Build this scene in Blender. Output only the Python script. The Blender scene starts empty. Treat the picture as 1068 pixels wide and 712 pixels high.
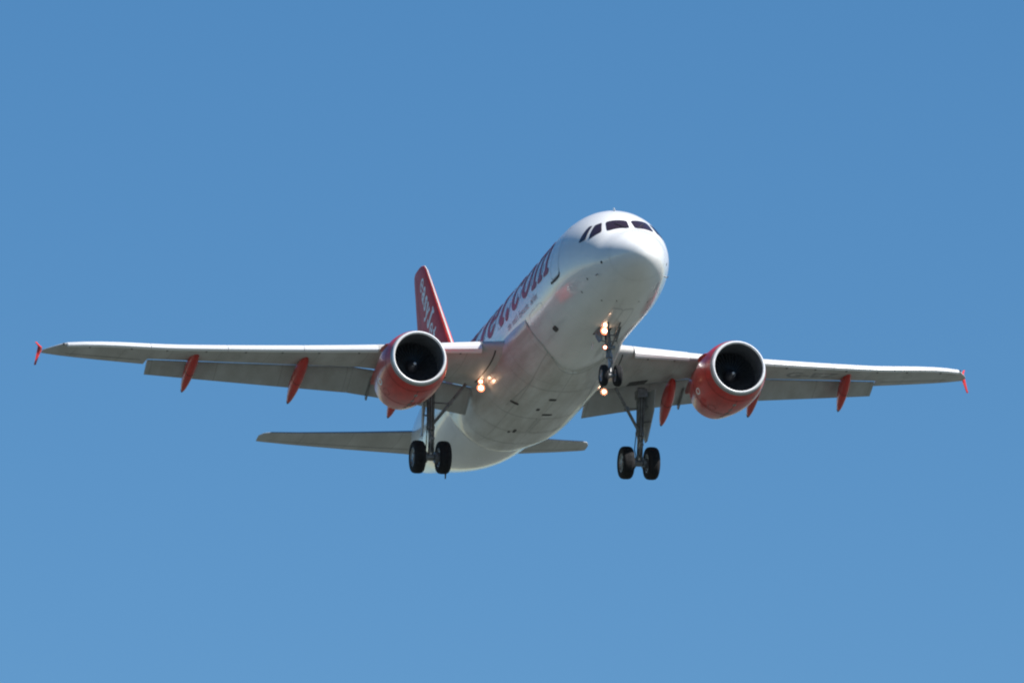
import bpy, bmesh, math
import numpy as np
from mathutils import Matrix, Vector

sc = bpy.context.scene
col = sc.collection
R_ = math.radians

# ------------------------------------------------------------------ frames
# aircraft frame used for modelling: x aft of the nose, y to starboard, z up.
# blender local frame of the airliner: X forward, Y port, Z up  -> (-x, -y, z)
def L(p): return Vector((-p[0], -p[1], p[2]))

PITCH_UP = Vector((0.0523, 0.0304, 0.998)).normalized()      # world up in airliner axes
CR = Vector((0.23843553, 0.97025591, -0.04185651))           # camera right / down / forward
CD = Vector((-0.27681802, 0.02658865, -0.96055444))          # in airliner axes
CF = Vector((-0.93087071, 0.24061694, 0.27492400))
DIST = 428.6
yrow = (CF - PITCH_UP * CF.dot(PITCH_UP)).normalized()
xrow = yrow.cross(PITCH_UP)
ROT = Matrix((xrow, yrow, PITCH_UP))                          # airliner axes -> world
cam_local = L((16, 0, 0)) - (CR * 0.6747898 + CD * 0.60352148 + CF * DIST)
CAM = Vector((0, 0, 1.7))
ROOT = CAM - ROT @ cam_local                                  # world place of the airliner's nose datum

# ------------------------------------------------------------------ camera
cd = bpy.data.cameras.new('camera')
cam = bpy.data.objects.new('camera', cd); col.objects.link(cam); sc.camera = cam
cd.sensor_width = 36; cd.lens = 29.42635 * DIST / 1068 * 36
cd.clip_start = 1; cd.clip_end = 60000
f = ROT @ CF; r = ROT @ CR; u = -(ROT @ CD)
roll = R_(0.2); r, u = r * math.cos(roll) + u * math.sin(roll), u * math.cos(roll) - r * math.sin(roll)
cm = Matrix((r, u, -f)).transposed().to_4x4(); cm.translation = CAM
cam.matrix_world = cm

# ------------------------------------------------------------------ light
SUN_LOCAL = Vector((0.52, 0.46, 0.72)).normalized()           # towards the sun, airliner axes
SUN = (ROT @ SUN_LOCAL).normalized()
elev = math.asin(SUN.z); azim = math.atan2(SUN.x, SUN.y)      # clockwise from +Y
w = bpy.data.worlds.new('World'); sc.world = w; w.use_nodes = True
nt = w.node_tree; nt.nodes.clear()
sky = nt.nodes.new('ShaderNodeTexSky'); sky.sky_type = 'NISHITA'; sky.sun_disc = False
sky.sun_elevation = elev; sky.sun_rotation = azim
sky.air_density = 1.0; sky.dust_density = 0.1; sky.ozone_density = 3.0; sky.altitude = 100
hs = nt.nodes.new('ShaderNodeHueSaturation')
hs.inputs['Saturation'].default_value = 1.31; hs.inputs['Hue'].default_value = 0.499
bg = nt.nodes.new('ShaderNodeBackground'); bg.inputs[1].default_value = 0.064
out = nt.nodes.new('ShaderNodeOutputWorld')
nt.links.new(sky.outputs[0], hs.inputs['Color']); nt.links.new(hs.outputs[0], bg.inputs[0]); nt.links.new(bg.outputs[0], out.inputs[0])
sd = bpy.data.lights.new('sun', 'SUN'); sd.energy = 5.0; sd.angle = R_(0.53); sd.color = (1, 0.965, 0.92)
so = bpy.data.objects.new('sun', sd); col.objects.link(so)
so.rotation_euler = SUN.to_track_quat('Z', 'Y').to_euler(); so.location = (0, 0, 300)
sc.view_settings.view_transform = 'Standard'; sc.view_settings.look = 'None'
sc.view_settings.exposure = 0.75; sc.view_settings.gamma = 1
sc.view_settings.use_curve_mapping = False
sc.cycles.pixel_filter_type = 'BLACKMAN_HARRIS'; sc.cycles.filter_width = 2.1

# ------------------------------------------------------------------ materials
def mat(name, color, rough=0.4, metal=0.0, coat=0.0, noise=0.0, nscale=2.0, stretch=(1, 1, 1), panel=0.0,
        dirt=None, emis=None, estr=0.0, alt=None, bump=0.0, panel_step=(2.13, 1.3, 50.0)):
    m = bpy.data.materials.new(name); m.use_nodes = True
    t = m.node_tree; b = t.nodes['Principled BSDF']
    b.inputs['Roughness'].default_value = rough; b.inputs['Metallic'].default_value = metal
    b.inputs['Coat Weight'].default_value = coat; b.inputs['Coat Roughness'].default_value = 0.06
    c = (*color, 1)
    b.inputs['Base Color'].default_value = c
    tc = t.nodes.new('ShaderNodeTexCoord')
    last = None
    if noise > 0 or dirt:
        mp = t.nodes.new('ShaderNodeMapping'); mp.inputs['Scale'].default_value = stretch
        t.links.new(tc.outputs['Object'], mp.inputs[0])
        n = t.nodes.new('ShaderNodeTexNoise'); n.inputs['Scale'].default_value = nscale
        n.inputs['Detail'].default_value = 6; n.inputs['Roughness'].default_value = 0.6
        t.links.new(mp.outputs[0], n.inputs['Vector'])
        rp = t.nodes.new('ShaderNodeValToRGB')
        rp.color_ramp.elements[0].position = 0.35; rp.color_ramp.elements[1].position = 0.7
        d = dirt or tuple(x * (1 - noise) for x in color)
        rp.color_ramp.elements[0].color = (*d, 1); rp.color_ramp.elements[1].color = c
        t.links.new(n.outputs['Fac'], rp.inputs[0]); last = rp.outputs[0]
        if alt:
            e = rp.color_ramp.elements.new(0.5); e.color = (*alt, 1)
        mr = t.nodes.new('ShaderNodeMapRange'); mr.inputs['To Min'].default_value = rough * 1.3; mr.inputs['To Max'].default_value = rough * 0.8
        t.links.new(n.outputs['Fac'], mr.inputs[0]); t.links.new(mr.outputs[0], b.inputs['Roughness'])
        if bump:
            bp = t.nodes.new('ShaderNodeBump'); bp.inputs['Strength'].default_value = bump; bp.inputs['Distance'].default_value = 0.02
            t.links.new(n.outputs['Fac'], bp.inputs['Height']); t.links.new(bp.outputs[0], b.inputs['Normal'])
    if panel > 0:                                             # thin riveted joints between skin panels
        sep = t.nodes.new('ShaderNodeSeparateXYZ'); t.links.new(tc.outputs['Object'], sep.inputs[0])
        prev = None
        for ax, st in zip(('X', 'Y', 'Z'), panel_step):
            if st > 40: continue
            dv = t.nodes.new('ShaderNodeMath'); dv.operation = 'DIVIDE'; dv.inputs[1].default_value = st
            t.links.new(sep.outputs[ax], dv.inputs[0])
            fr = t.nodes.new('ShaderNodeMath'); fr.operation = 'FRACT'; t.links.new(dv.outputs[0], fr.inputs[0])
            lt = t.nodes.new('ShaderNodeMath'); lt.operation = 'LESS_THAN'; lt.inputs[1].default_value = 0.03 / st
            t.links.new(fr.outputs[0], lt.inputs[0])
            if prev is None: prev = lt.outputs[0]
            else:
                mx = t.nodes.new('ShaderNodeMath'); mx.operation = 'MAXIMUM'
                t.links.new(prev, mx.inputs[0]); t.links.new(lt.outputs[0], mx.inputs[1]); prev = mx.outputs[0]
        ml = t.nodes.new('ShaderNodeMath'); ml.operation = 'MULTIPLY'; ml.inputs[1].default_value = panel
        t.links.new(prev, ml.inputs[0])
        mixc = t.nodes.new('ShaderNodeMix'); mixc.data_type = 'RGBA'
        t.links.new(ml.outputs[0], mixc.inputs[0])
        if last: t.links.new(last, mixc.inputs[6])
        else: mixc.inputs[6].default_value = c
        mixc.inputs[7].default_value = (color[0] * .25, color[1] * .25, color[2] * .25, 1)
        last = mixc.outputs[2]
    if last: t.links.new(last, b.inputs['Base Color'])
    if emis:
        b.inputs['Emission Color'].default_value = (*emis, 1); b.inputs['Emission Strength'].default_value = estr
    return m

M = {}
M['white'] = mat('white_paint', (.80, .80, .79), .24, coat=.5, noise=.16, nscale=.8, stretch=(.25, 1, 1), panel=.10, panel_step=(2.66, 50, 50))
M['belly'] = mat('belly_paint', (.68, .68, .66), .32, coat=.35, dirt=(.43, .41, .37), nscale=1.7, stretch=(.2, 1, 1), panel=.35, panel_step=(1.9, 1.15, 50))
M['grey'] = mat('wing_grey_paint', (.50, .50, .49), .5, coat=.04, dirt=(.39, .385, .37), nscale=1.5, stretch=(.3, 1, 1), panel=.3, panel_step=(50, 1.6, 50))
M['flap'] = mat('flap_grey_paint', (.42, .44, .45), .42, coat=.1, dirt=(.33, .335, .33), nscale=2, stretch=(.3, 1, 1), panel=.35, panel_step=(50, 2.2, 50))
M['dark_edge'] = mat('darkened_leading_edge', (.30, .32, .36), .22, metal=1.0)  # shade put into the colour: dark metal keeps the sunlit tailplane edge dim
M['slat'] = mat('slat_bare_metal', (.78, .78, .77), .32, metal=.25, noise=.08, nscale=2.5)
M['orange'] = mat('orange_red_paint', (.64, .030, .022), .3, coat=.3, noise=.34, nscale=2.4, stretch=(.4, 1, 1))
M['fin'] = mat('fin_paint', (.62, .035, .024), .5, coat=.0, noise=.2, nscale=1.5)
M['lip'] = mat('polished_lip', (.88, .88, .88), .3, metal=.35, noise=.05, nscale=4)
M['band'] = mat('dull_lip_metal', (.34, .34, .34), .45, metal=.3, noise=.1, nscale=4)
M['duct'] = mat('intake_duct', (.11, .12, .135), .4, noise=.3, nscale=5)
M['fan'] = mat('fan_blade_metal', (.10, .11, .13), .4, metal=.5, noise=.2, nscale=10)
M['spin'] = mat('spinner_black', (.03, .03, .035), .35)
M['mark'] = mat('spinner_mark', (.5, .5, .5), .4)
M['nozzle'] = mat('heat_stained_nozzle', (.13, .115, .10), .45, metal=.7, dirt=(.05, .045, .04), nscale=3)
M['glass'] = mat('cockpit_glass', (.028, .016, .022), .12, coat=.2)
M['cabin'] = mat('cabin_glass', (.40, .42, .46), .25, coat=.2)
M['seal'] = mat('window_seal', (.42, .42, .42), .5)
M['line'] = mat('door_seam', (.42, .43, .45), .5)
M['faint'] = mat('hatch_seam', (.62, .62, .62), .5)
M['seam'] = mat('orange_seam', (.22, .015, .012), .6)
M['joint'] = mat('panel_joint_sealant', (.40, .40, .38), .6)
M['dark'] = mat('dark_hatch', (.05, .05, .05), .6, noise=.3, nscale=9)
M['letter'] = mat('lettering_orange', (.32, .022, .055), .5, coat=.05)
M['slogan'] = mat('lettering_purple', (.46, .34, .42), .4)
M['wletter'] = mat('lettering_white', (.82, .82, .82), .5)
M['reg'] = mat('registration_dark', (.17, .17, .18), .4)
M['tyre'] = mat('tyre_rubber', (.012, .012, .014), .9, noise=.35, nscale=9, bump=.2)
M['rim'] = mat('wheel_rim', (.32, .33, .34), .4, metal=.5, noise=.3, nscale=8)
M['gear'] = mat('gear_leg_paint', (.22, .23, .24), .42, coat=.1, dirt=(.10, .10, .10), nscale=6)
M['chrome'] = mat('oleo_chrome', (.42, .42, .42), .4, metal=.6)
M['hose'] = mat('black_hose', (.03, .03, .03), .6)
M['lens'] = mat('landing_lamp_lit', (1, .8, .6), .3, emis=(1, .74, .48), estr=14)
M['glare_ring'] = mat('lamp_glare_ring', (.8, .3, .2), .3, emis=(1, .22, .10), estr=1.5)  # glowing ring added round each lens for its orange-red glare
M['ground'] = mat('airfield_ground', (.076, .086, .076), .9, dirt=(.047, .058, .046), alt=(.064, .073, .063), nscale=.004, noise=.3)

# ------------------------------------------------------------------ helpers
def mesh_obj(name, verts, faces, m, parent=None, smooth=True, sharp=38, mats=None, fmat=None, local=False):
    me = bpy.data.meshes.new(name)
    me.from_pydata([tuple(v) if local else tuple(L(v)) for v in verts], [], faces)
    me.validate()
    bm = bmesh.new(); bm.from_mesh(me)
    bmesh.ops.remove_doubles(bm, verts=bm.verts, dist=1e-5)
    bmesh.ops.recalc_face_normals(bm, faces=bm.faces)
    bm.to_mesh(me); bm.free()
    for x in ([m] if mats is None else mats): me.materials.append(x)
    if smooth:
        me.polygons.foreach_set('use_smooth', [True] * len(me.polygons))
        me.set_sharp_from_angle(angle=R_(sharp))
    o = bpy.data.objects.new(name, me); col.objects.link(o)
    if parent: o.parent = parent
    return o

class G:
    """collects several shapes into one mesh"""
    def __init__(s): s.v = []; s.f = []
    def add(s, v, f):
        n = len(s.v); s.v += [tuple(map(float, p)) for p in v]; s.f += [tuple(i + n for i in q) for q in f]; return s
    def loft(s, rings, cap0=True, cap1=True, closed=True):
        n = len(rings[0]); v = [p for r in rings for p in r]; fs = []
        for i in range(len(rings) - 1):
            for j in range(n if closed else n - 1):
                k = (j + 1) % n
                fs.append((i * n + j, i * n + k, (i + 1) * n + k, (i + 1) * n + j))
        if cap0: fs.append(tuple(range(n)))
        if cap1: fs.append(tuple((len(rings) - 1) * n + j for j in range(n)))
        return s.add(v, fs)
    def lathe(s, prof, o, ax=(1, 0, 0), n=40, cap0=False, cap1=False):
        o = np.array(o, float); a = np.array(ax, float); a /= np.linalg.norm(a)
        h = np.array((0, 0, 1.)) if abs(a[2]) < .9 else np.array((0, 1., 0))
        e1 = np.cross(a, h); e1 /= np.linalg.norm(e1); e2 = np.cross(a, e1)
        rings = [[o + a * t + rr * (e1 * math.cos(2 * math.pi * k / n) + e2 * math.sin(2 * math.pi * k / n)) for k in range(n)] for t, rr in prof]
        return s.loft(rings, cap0, cap1)
    def tube(s, a, b, ra, rb=None, n=14):
        a = np.array(a, float); b = np.array(b, float); d = b - a; Ln = np.linalg.norm(d)
        return s.lathe([(0, ra), (Ln, ra if rb is None else rb)], a, d, n, True, True)
    def box(s, c, dims, rot=None):
        v = []
        for i in (-1, 1):
            for j in (-1, 1):
                for k in (-1, 1):
                    p = np.array((i * dims[0] / 2, j * dims[1] / 2, k * dims[2] / 2))
                    if rot is not None: p = rot @ p
                    v.append(np.array(c, float) + p)
        return s.add(v, [(0, 1, 3, 2), (4, 6, 7, 5), (0, 4, 5, 1), (2, 3, 7, 6), (0, 2, 6, 4), (1, 5, 7, 3)])
    def plate(s, poly, t, axis=1):
        """polygon (3-d points) thickened by t along an axis"""
        a = [list(p) for p in poly]; b = [list(p) for p in poly]
        for p in a: p[axis] -= t / 2
        for p in b: p[axis] += t / 2
        return s.loft([a, b])
    def build(s, name, m, parent=None, **k): return mesh_obj(name, s.v, s.f, m, parent, **k)

def pchip(xs, ys):
    xs = np.array(xs, float); ys = np.array(ys, float); h = np.diff(xs); d = np.diff(ys) / h
    m = np.zeros(len(xs))
    for i in range(1, len(xs) - 1):
        if d[i - 1] * d[i] > 0:
            w1 = 2 * h[i] + h[i - 1]; w2 = h[i] + 2 * h[i - 1]
            m[i] = (w1 + w2) / (w1 / d[i - 1] + w2 / d[i])
    m[0] = d[0]; m[-1] = d[-1]
    def fn(x):
        x = min(max(x, xs[0]), xs[-1]); i = min(int(np.searchsorted(xs, x, 'right')) - 1, len(h) - 1)
        t = (x - xs[i]) / h[i]
        return ((1 + 2 * t) * (1 - t) ** 2 * ys[i] + t * (1 - t) ** 2 * h[i] * m[i] + t * t * (3 - 2 * t) * ys[i + 1] + t * t * (t - 1) * h[i] * m[i + 1])
    return fn

# ------------------------------------------------------------------ the setting
gv = [(-30000, -30000, 0), (30000, -30000, 0), (30000, 30000, 0), (-30000, 30000, 0)]
g = mesh_obj('ground', gv, [(0, 1, 2, 3)], M['ground'], smooth=False, local=True)
g['kind'] = 'structure'

# ------------------------------------------------------------------ the airliner
root = bpy.data.objects.new('airliner', None); col.objects.link(root)
root.empty_display_size = 3
rm = ROT.to_4x4(); rm.translation = ROOT; root.matrix_world = rm
root['label'] = 'white twin-engined airliner with orange-red engines and fin, wheels down, flying in a clear blue sky'
root['category'] = 'airplane'

# ---- fuselage surface
NX = [0, .03, .1, .25, .5, .9, 1.3, 1.5, 1.8, 2.2, 2.7, 3.3, 4.1, 5.0, 6.0]
sq = np.sqrt
topf = pchip([sq(x) for x in NX], [-.68, -.50, -.38, -.22, -.02, .22, .42, .53, .78, 1.08, 1.38, 1.66, 1.90, 2.03, 2.07])
botf = pchip([sq(x) for x in NX], [-.68, -.86, -.98, -1.13, -1.29, -1.47, -1.60, -1.66, -1.73, -1.81, -1.89, -1.96, -2.02, -2.06, -2.07])
widf = pchip([sq(x) for x in NX], [0, .17, .31, .49, .69, .93, 1.11, 1.19, 1.31, 1.44, 1.58, 1.72, 1.86, 1.95, 1.975])
TX = [6, 20.5, 22, 24, 26, 28, 30, 31, 32, 32.6]
ttop = pchip(TX, [2.07, 2.07, 2.07, 2.06, 2.02, 1.93, 1.76, 1.62, 1.42, 1.22])
tbot = pchip(TX, [-2.07, -2.07, -2.02, -1.78, -1.38, -.88, -.33, -.07, .20, .42])
twid = pchip(TX, [1.975, 1.975, 1.965, 1.88, 1.70, 1.42, 1.06, .84, .52, .28])
def sec(x):
    if x < 6: q = sq(max(x, 0)); return topf(q), botf(q), widf(q)
    return ttop(x), tbot(x), twid(x)
def F(x, deg, off=0.0):
    """point on the fuselage skin; deg from the crown, + to starboard"""
    t, b, wd = sec(x); a = R_(deg); zc = (t + b) / 2; h = (t - b) / 2
    p = np.array((x, wd * math.sin(a), zc + h * math.cos(a)))
    if off:
        n = np.array((0, math.sin(a) / max(wd, .05), math.cos(a) / max(h, .05))); n /= np.linalg.norm(n)
        e = .02; t2, b2, w2 = sec(x + e); t1, b1, w1 = sec(max(x - e, 0))
        q2 = np.array((x + e, w2 * math.sin(a), (t2 + b2) / 2 + (t2 - b2) / 2 * math.cos(a)))
        q1 = np.array((max(x - e, 0), w1 * math.sin(a), (t1 + b1) / 2 + (t1 - b1) / 2 * math.cos(a)))
        d = q2 - q1; d /= np.linalg.norm(d)
        n = n - d * n.dot(d); n /= np.linalg.norm(n)
        p = p + n * off
    return p
def side_z(x, z, s=1, off=0.0):
    t, b, wd = sec(x); zc = (t + b) / 2; h = (t - b) / 2
    return F(x, s * math.degrees(math.acos(max(-1, min(1, (z - zc) / h)))), off)

fx = [0.0004, .004, .012, .03, .06, .1, .16, .25, .36, .5, .7, .9, 1.1, 1.3, 1.5, 1.65, 1.8, 2, 2.2, 2.45, 2.7, 3, 3.3, 3.7, 4.1, 4.5, 5, 5.5, 6] + \
     list(np.arange(7, 20.6, 1.0)) + [20.5, 21.2, 22, 23, 24, 25, 26, 27, 28, 29, 30, 31, 31.6, 32.2, 32.6]
fx = sorted(set(round(float(x), 4) for x in fx))
gg = G().loft([[F(x, 360 * k / 96) for k in range(96)] for x in fx])
fus = gg.build('fuselage', M['white'], root, sharp=60)

def rr_pts(n=32, p=5.0):
    out = []
    for k in range(n):
        a = 2 * math.pi * k / n; c, s_ = math.cos(a), math.sin(a)
        q = (abs(c) ** p + abs(s_) ** p) ** (-1 / p); out.append((.5 + .5 * q * c, .5 + .5 * q * s_))
    return out
def patch(corners, off=.006, rings=8, hole=0.0, p=7.0, sink=.0):
    """rounded quad decal on the skin; corners = four (x,deg) in order"""
    gs = G(); base = rr_pts(40, p); rs = []
    lo = hole
    for i in range(rings + 1):
        k = 1 - (1 - lo) * i / rings
        ring = []
        for (uu, vv) in base:
            uu = .5 + (uu - .5) * k; vv = .5 + (vv - .5) * k
            a = [(1 - uu) * (1 - vv), uu * (1 - vv), uu * vv, (1 - uu) * vv]
            x = sum(w_ * c[0] for w_, c in zip(a, corners)); d = sum(w_ * c[1] for w_, c in zip(a, corners))
            ring.append(F(x, d, off))
        rs.append(ring)
    gs.loft(rs, False, False)
    if hole > 0: return gs
    n = len(gs.v); gs.v.append(tuple(np.mean(rs[-1], axis=0))); 
    return gs
def disc_patch(corners, off=.006, p=7.0):
    gs = patch(corners, off, 8, .02, p); n = 40
    gs.f.append(tuple(8 * n + k for k in range(n))); return gs
def flat_patch(corners, off=.01, p=9):
    """pane whose edges run straight between its corners, laid on the skin"""
    C4 = [F(*c) for c in corners]; gs = G(); base = rr_pts(48, p); rs = []
    for i in range(9):
        k = 1 - .98 * i / 8; ring = []
        for uu, vv in base:
            uu = .5 + (uu - .5) * k; vv = .5 + (vv - .5) * k
            P = C4[0] * (1 - uu) * (1 - vv) + C4[1] * uu * (1 - vv) + C4[2] * uu * vv + C4[3] * (1 - uu) * vv
            t, b, wd = sec(P[0]); zc = (t + b) / 2; h = (t - b) / 2
            ring.append(F(P[0], math.degrees(math.atan2(P[1] / wd, (P[2] - zc) / h)), off))
        rs.append(ring)
    gs.loft(rs, False, False); gs.f.append(tuple(8 * 48 + k for k in range(48))); return gs
def edge_patch(corners, off, frac, p=9):
    return patch(corners, off, 1, 1 - frac, p)

# cockpit glazing: aft side, sliding side, front panes, each side; (x,deg) corners
def xz(x, z, s=1):
    t, b, wd = sec(x); zc = (t + b) / 2; h = (t - b) / 2
    return (x, s * math.degrees(math.acos(max(-1, min(1, (z - zc) / h)))))
PANES = {}
def panes(s):
    front = [(1.43, 5.0), (1.74, 40), (2.26, 29.8), (1.95, 2.6)]
    slide = [(1.90, 46), (2.32, 65), (2.54, 42.5), (2.36, 33.8)]
    aft = [(2.52, 66), (2.92, 71.5), (2.80, 46.5), (2.63, 44)]
    for q, nm in ((front, 'windscreen_pane'), (slide, 'cockpit_side_window'), (aft, 'cockpit_side_window')):
        q = [(a, s * b) for a, b in q]
        o = flat_patch(q, .010).build(nm, M['glass'], fus)
for s in (1, -1):
    panes(s)
    wp = [F(1.40 + .5 * t, s * (9 + 13 * t), .035) for t in np.linspace(0, 1, 6)]
    gs_ = G()
    for a_, b_ in zip(wp[:-1], wp[1:]): gs_.tube(a_, b_, .012, n=6)
    gs_.build('wiper', M['hose'], fus)

# cabin windows, one mesh copied along each side
def cabin_window(s):
    x = 0; c = xz(10, .47, s); dd = 5.0 * s
    gs = disc_patch([(9.885, c[1] - dd), (10.115, c[1] - dd), (10.115, c[1] + dd), (9.885, c[1] + dd)], .007, 3.2)
    return gs.build('cabin_window', M['cabin'], fus)
for s in (1, -1):
    w0 = cabin_window(s); w0.location = (10 - 6.5, 0, 0)
    for k in range(1, 33):
        x = 6.5 + .533 * k
        if x > 22.2: break
        c = w0.copy(); col.objects.link(c); c.parent = fus; c.location = (10 - x, 0, 0)
# doors
def door(x0, x1, z0, z1, s, nm='cabin_door', m='line', fr=.045):
    q = [xz(x0, z0, s), xz(x1, z0, s), xz(x1, z1, s), xz(x0, z1, s)]
    gs = edge_patch(q, .006, fr)
    o = gs.build(nm, M[m], fus)
    return o
for s in (1, -1):
    d1 = door(4.42, 5.30, -.36, 1.45, s)
    d2 = door(25.3, 26.1, -.25, 1.45, s)
    door(12.3, 12.85, .05, 1.1, s, 'emergency_exit')
    # dark sill strip and window of the front door
    gs = G(); a = [];
    pts = [(4.40, -.12), (4.38, -.25), (4.44, -.36), (4.7, -.40), (5.0, -.405), (5.30, -.40), (5.42, -.38)]
    top = [side_z(x, z + .045, s, .010) for x, z in pts]; bot = [side_z(x, z - .045, s, .010) for x, z in pts]
    gs.loft([top, bot], False, False, closed=False)
    gs.build('door_sill', M['dark'], fus)
door(7.0, 8.8, -1.55, -.55, 1, 'cargo_door', 'faint', .02); door(21.3, 22.9, -1.35, -.45, 1, 'cargo_door', 'faint', .02)

# seams: radome joint, nose wheel bay doors, hatches
for x_ in (1.02,):
    G().loft([[F(x_ + dx, 360 * k / 96, .004) for k in range(96)] for dx in (-.005, .008)], False, False).build('radome_seam', M['faint'], fus)
for s in (1, -1):
    edge_patch([(3.05, 180 - s * .4), (4.93, 180 - s * .4), (4.93, 180 - s * 12.5), (3.05, 180 - s * 13)], .006, .04, 12).build('bay_door_seam', M['line'], fus)
for x_, d_, lx_, ld_ in ((6.9, 168, .5, 5), (7.9, 190, .35, 5), (8.6, 158, .4, 6), (23.4, 172, .6, 6), (25.2, 190, .5, 7), (3.9, 146, .3, 4), (27.0, 165, .4, 7)):
    edge_patch([(x_, d_), (x_ + lx_, d_), (x_ + lx_, d_ + ld_), (x_, d_ + ld_)], .006, .06, 10).build('hatch_seam', M['faint'], fus)

# ---- lettering as outlines of soft, heavy strokes
def arc(cx, cy, rx, ry, a0, a1, n=24, w0=.1, w1=.1, wf=None):
    o = []
    for i in range(n + 1):
        t = i / n; a = R_(a0 + (a1 - a0) * t); o.append((cx + rx * math.cos(a), cy + ry * math.sin(a), (wf(a) if wf else w0 + (w1 - w0) * t)))
    return o
thick = lambda a: .066 + .045 * abs(math.cos(a)) ** 1.5
def seg(x0, y0, x1, y1, w0, w1=None):
    return [(x0 + (x1 - x0) * t / 10, y0 + (y1 - y0) * t / 10, w0 + ((w1 if w1 is not None else w0) - w0) * t / 10) for t in range(11)]
GL = {
 'e': (1.0, [arc(.5, .5, .33, .40, 5, 318, wf=thick), seg(.25, .50, .80, .53, .07)]),
 'a': (1.05, [seg(.70, .14, .70, .66, .16), arc(.46, .62, .24, .27, 20, 165, wf=lambda a: .12), arc(.42, .28, .24, .19, 0, 360, wf=lambda a: .11), seg(.70, .14, .92, .10, .10)]),
 's': (.86, [[(.70, .76, .10), (.62, .88, .10), (.45, .91, .11), (.28, .84, .13), (.22, .70, .14), (.34, .57, .14), (.50, .49, .15), (.63, .38, .14), (.66, .24, .13), (.54, .12, .11), (.38, .09, .10), (.22, .14, .10), (.16, .25, .10)]]),
 'y': (1.02, [seg(.20, .88, .52, .20, .16), seg(.82, .88, .52, .20, .10), [(.52, .2, .11), (.44, -.05, .11), (.32, -.24, .11), (.16, -.28, .12)], seg(.08, .93, .36, .93, .07), seg(.66, .93, .96, .93, .07)]),
 'J': (1.00, [seg(.62, 1.30, .62, .24, .18), [(.62, .24, .17), (.52, .10, .12), (.36, .07, .11), (.22, .15, .12), (.18, .27, .13)], seg(.34, 1.40, .90, 1.40, .08)]),
 't': (.74, [seg(.38, 1.22, .38, .24, .125), seg(.10, .89, .68, .89, .085), [(.38, .22, .15), (.48, .11, .11), (.64, .11, .09)]]),
 'c': (.92, [arc(.5, .5, .33, .40, 48, 312, wf=thick), [(.72, .76, .12), (.70, .72, .13)]]),
 'o': (1.06, [arc(.53, .5, .35, .40, 0, 360, wf=thick)]),
 'm': (1.62, [seg(.24, .14, .24, .84, .095), seg(.80, .14, .80, .66, .095), seg(1.36, .14, 1.36, .66, .095),
              arc(.54, .64, .27, .28, 10, 170, wf=lambda a: .09), arc(1.10, .64, .27, .28, 10, 170, wf=lambda a: .09),
              seg(.08, .07, .40, .07, .07), seg(.66, .07, .96, .07, .07), seg(1.22, .07, 1.54, .07, .07), seg(.08, .92, .26, .90, .08)]),
 '.': (.44, [[(.22, .15, .16), (.23, .15, .16)]]),
}
def glyph(ch, cell=.035):
    wd, strokes = GL[ch]
    gx = np.arange(-.15, wd + .15, cell); gy = np.arange(-.5, 1.6, cell)
    X, Y = np.meshgrid(gx, gy, indexing='ij'); D = np.full(X.shape, 9.)
    for st in strokes:
        for (x0, y0, r0), (x1, y1, r1) in zip(st[:-1], st[1:]):
            dx, dy = x1 - x0, y1 - y0; l2 = dx * dx + dy * dy + 1e-12
            t = np.clip(((X - x0) * dx + (Y - y0) * dy) / l2, 0, 1)
            D = np.minimum(D, np.hypot(X - x0 - t * dx, Y - y0 - t * dy) - (r0 + (r1 - r0) * t))
    V = []; Fc = []; key = {}
    def vid(k, p):
        if k not in key: key[k] = len(V); V.append(p)
        return key[k]
    nx, ny = X.shape
    for i in range(nx - 1):
        for j in range(ny - 1):
            c = [(i, j), (i + 1, j), (i + 1, j + 1), (i, j + 1)]
            d = [D[a] for a in c]
            if min(d) > 0: continue
            poly = []
            for k in range(4):
                a, b = c[k], c[(k + 1) % 4]; da, db = D[a], D[b]
                if da <= 0: poly.append(vid(a, (gx[a[0]], gy[a[1]])))
                if (da <= 0) != (db <= 0):
                    t = da / (da - db)
                    kk = (min(a, b), max(a, b))
                    poly.append(vid(kk, (gx[a[0]] + t * (gx[b[0]] - gx[a[0]]), gy[a[1]] + t * (gy[b[1]] - gy[a[1]]))))
            if len(poly) >= 3: Fc.append(tuple(poly))
    return wd, V, Fc
def lettering(word, fn, name, m, parent, cell=.035, space=.0):
    """fn(u,v) maps text units (x-height = 1) to a 3-d point"""
    gs = G(); uo = 0
    for ch in word:
        wd, V, Fc = glyph(ch, cell)
        gs.add([fn(uo + a, b) for a, b in V], Fc); uo += wd + space
    return gs.build(name, m, parent, sharp=60)
word = 'easyJet.com'
wtot = sum(GL[c][0] + .06 for c in word)
XH = 1.5
def star_text(uu, vv):      # starboard: reads towards the nose
    return side_z(5.45 + (wtot - uu) * XH, .05 + vv * XH * (1 - .12 * max(vv, 0)), 1, .011)
def port_text(uu, vv):
    return side_z(5.60 + uu * XH, .05 + vv * XH * (1 - .12 * max(vv, 0)), -1, .011)
lettering(word, star_text, 'lettering', M['letter'], fus, .03, .06)
lettering(word, port_text, 'lettering', M['letter'], fus, .05, .06)
def slogan(s):
    x = 11.7 if s > 0 else 7.1
    for word_, off_ in (("the", 0), ("web's", .62), ("favourite", 1.62), ("airline", 3.28)):
        font_text(word_, (lambda a, b, off_=off_: side_z(11.5 - off_ - a, -.36 + b, 1, .006)) if s > 0 else (lambda a, b, off_=off_: side_z(7.2 + off_ + a, -.36 + b, -1, .006)), 'slogan_word', M['slogan'], fus, .38, .002)
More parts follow.
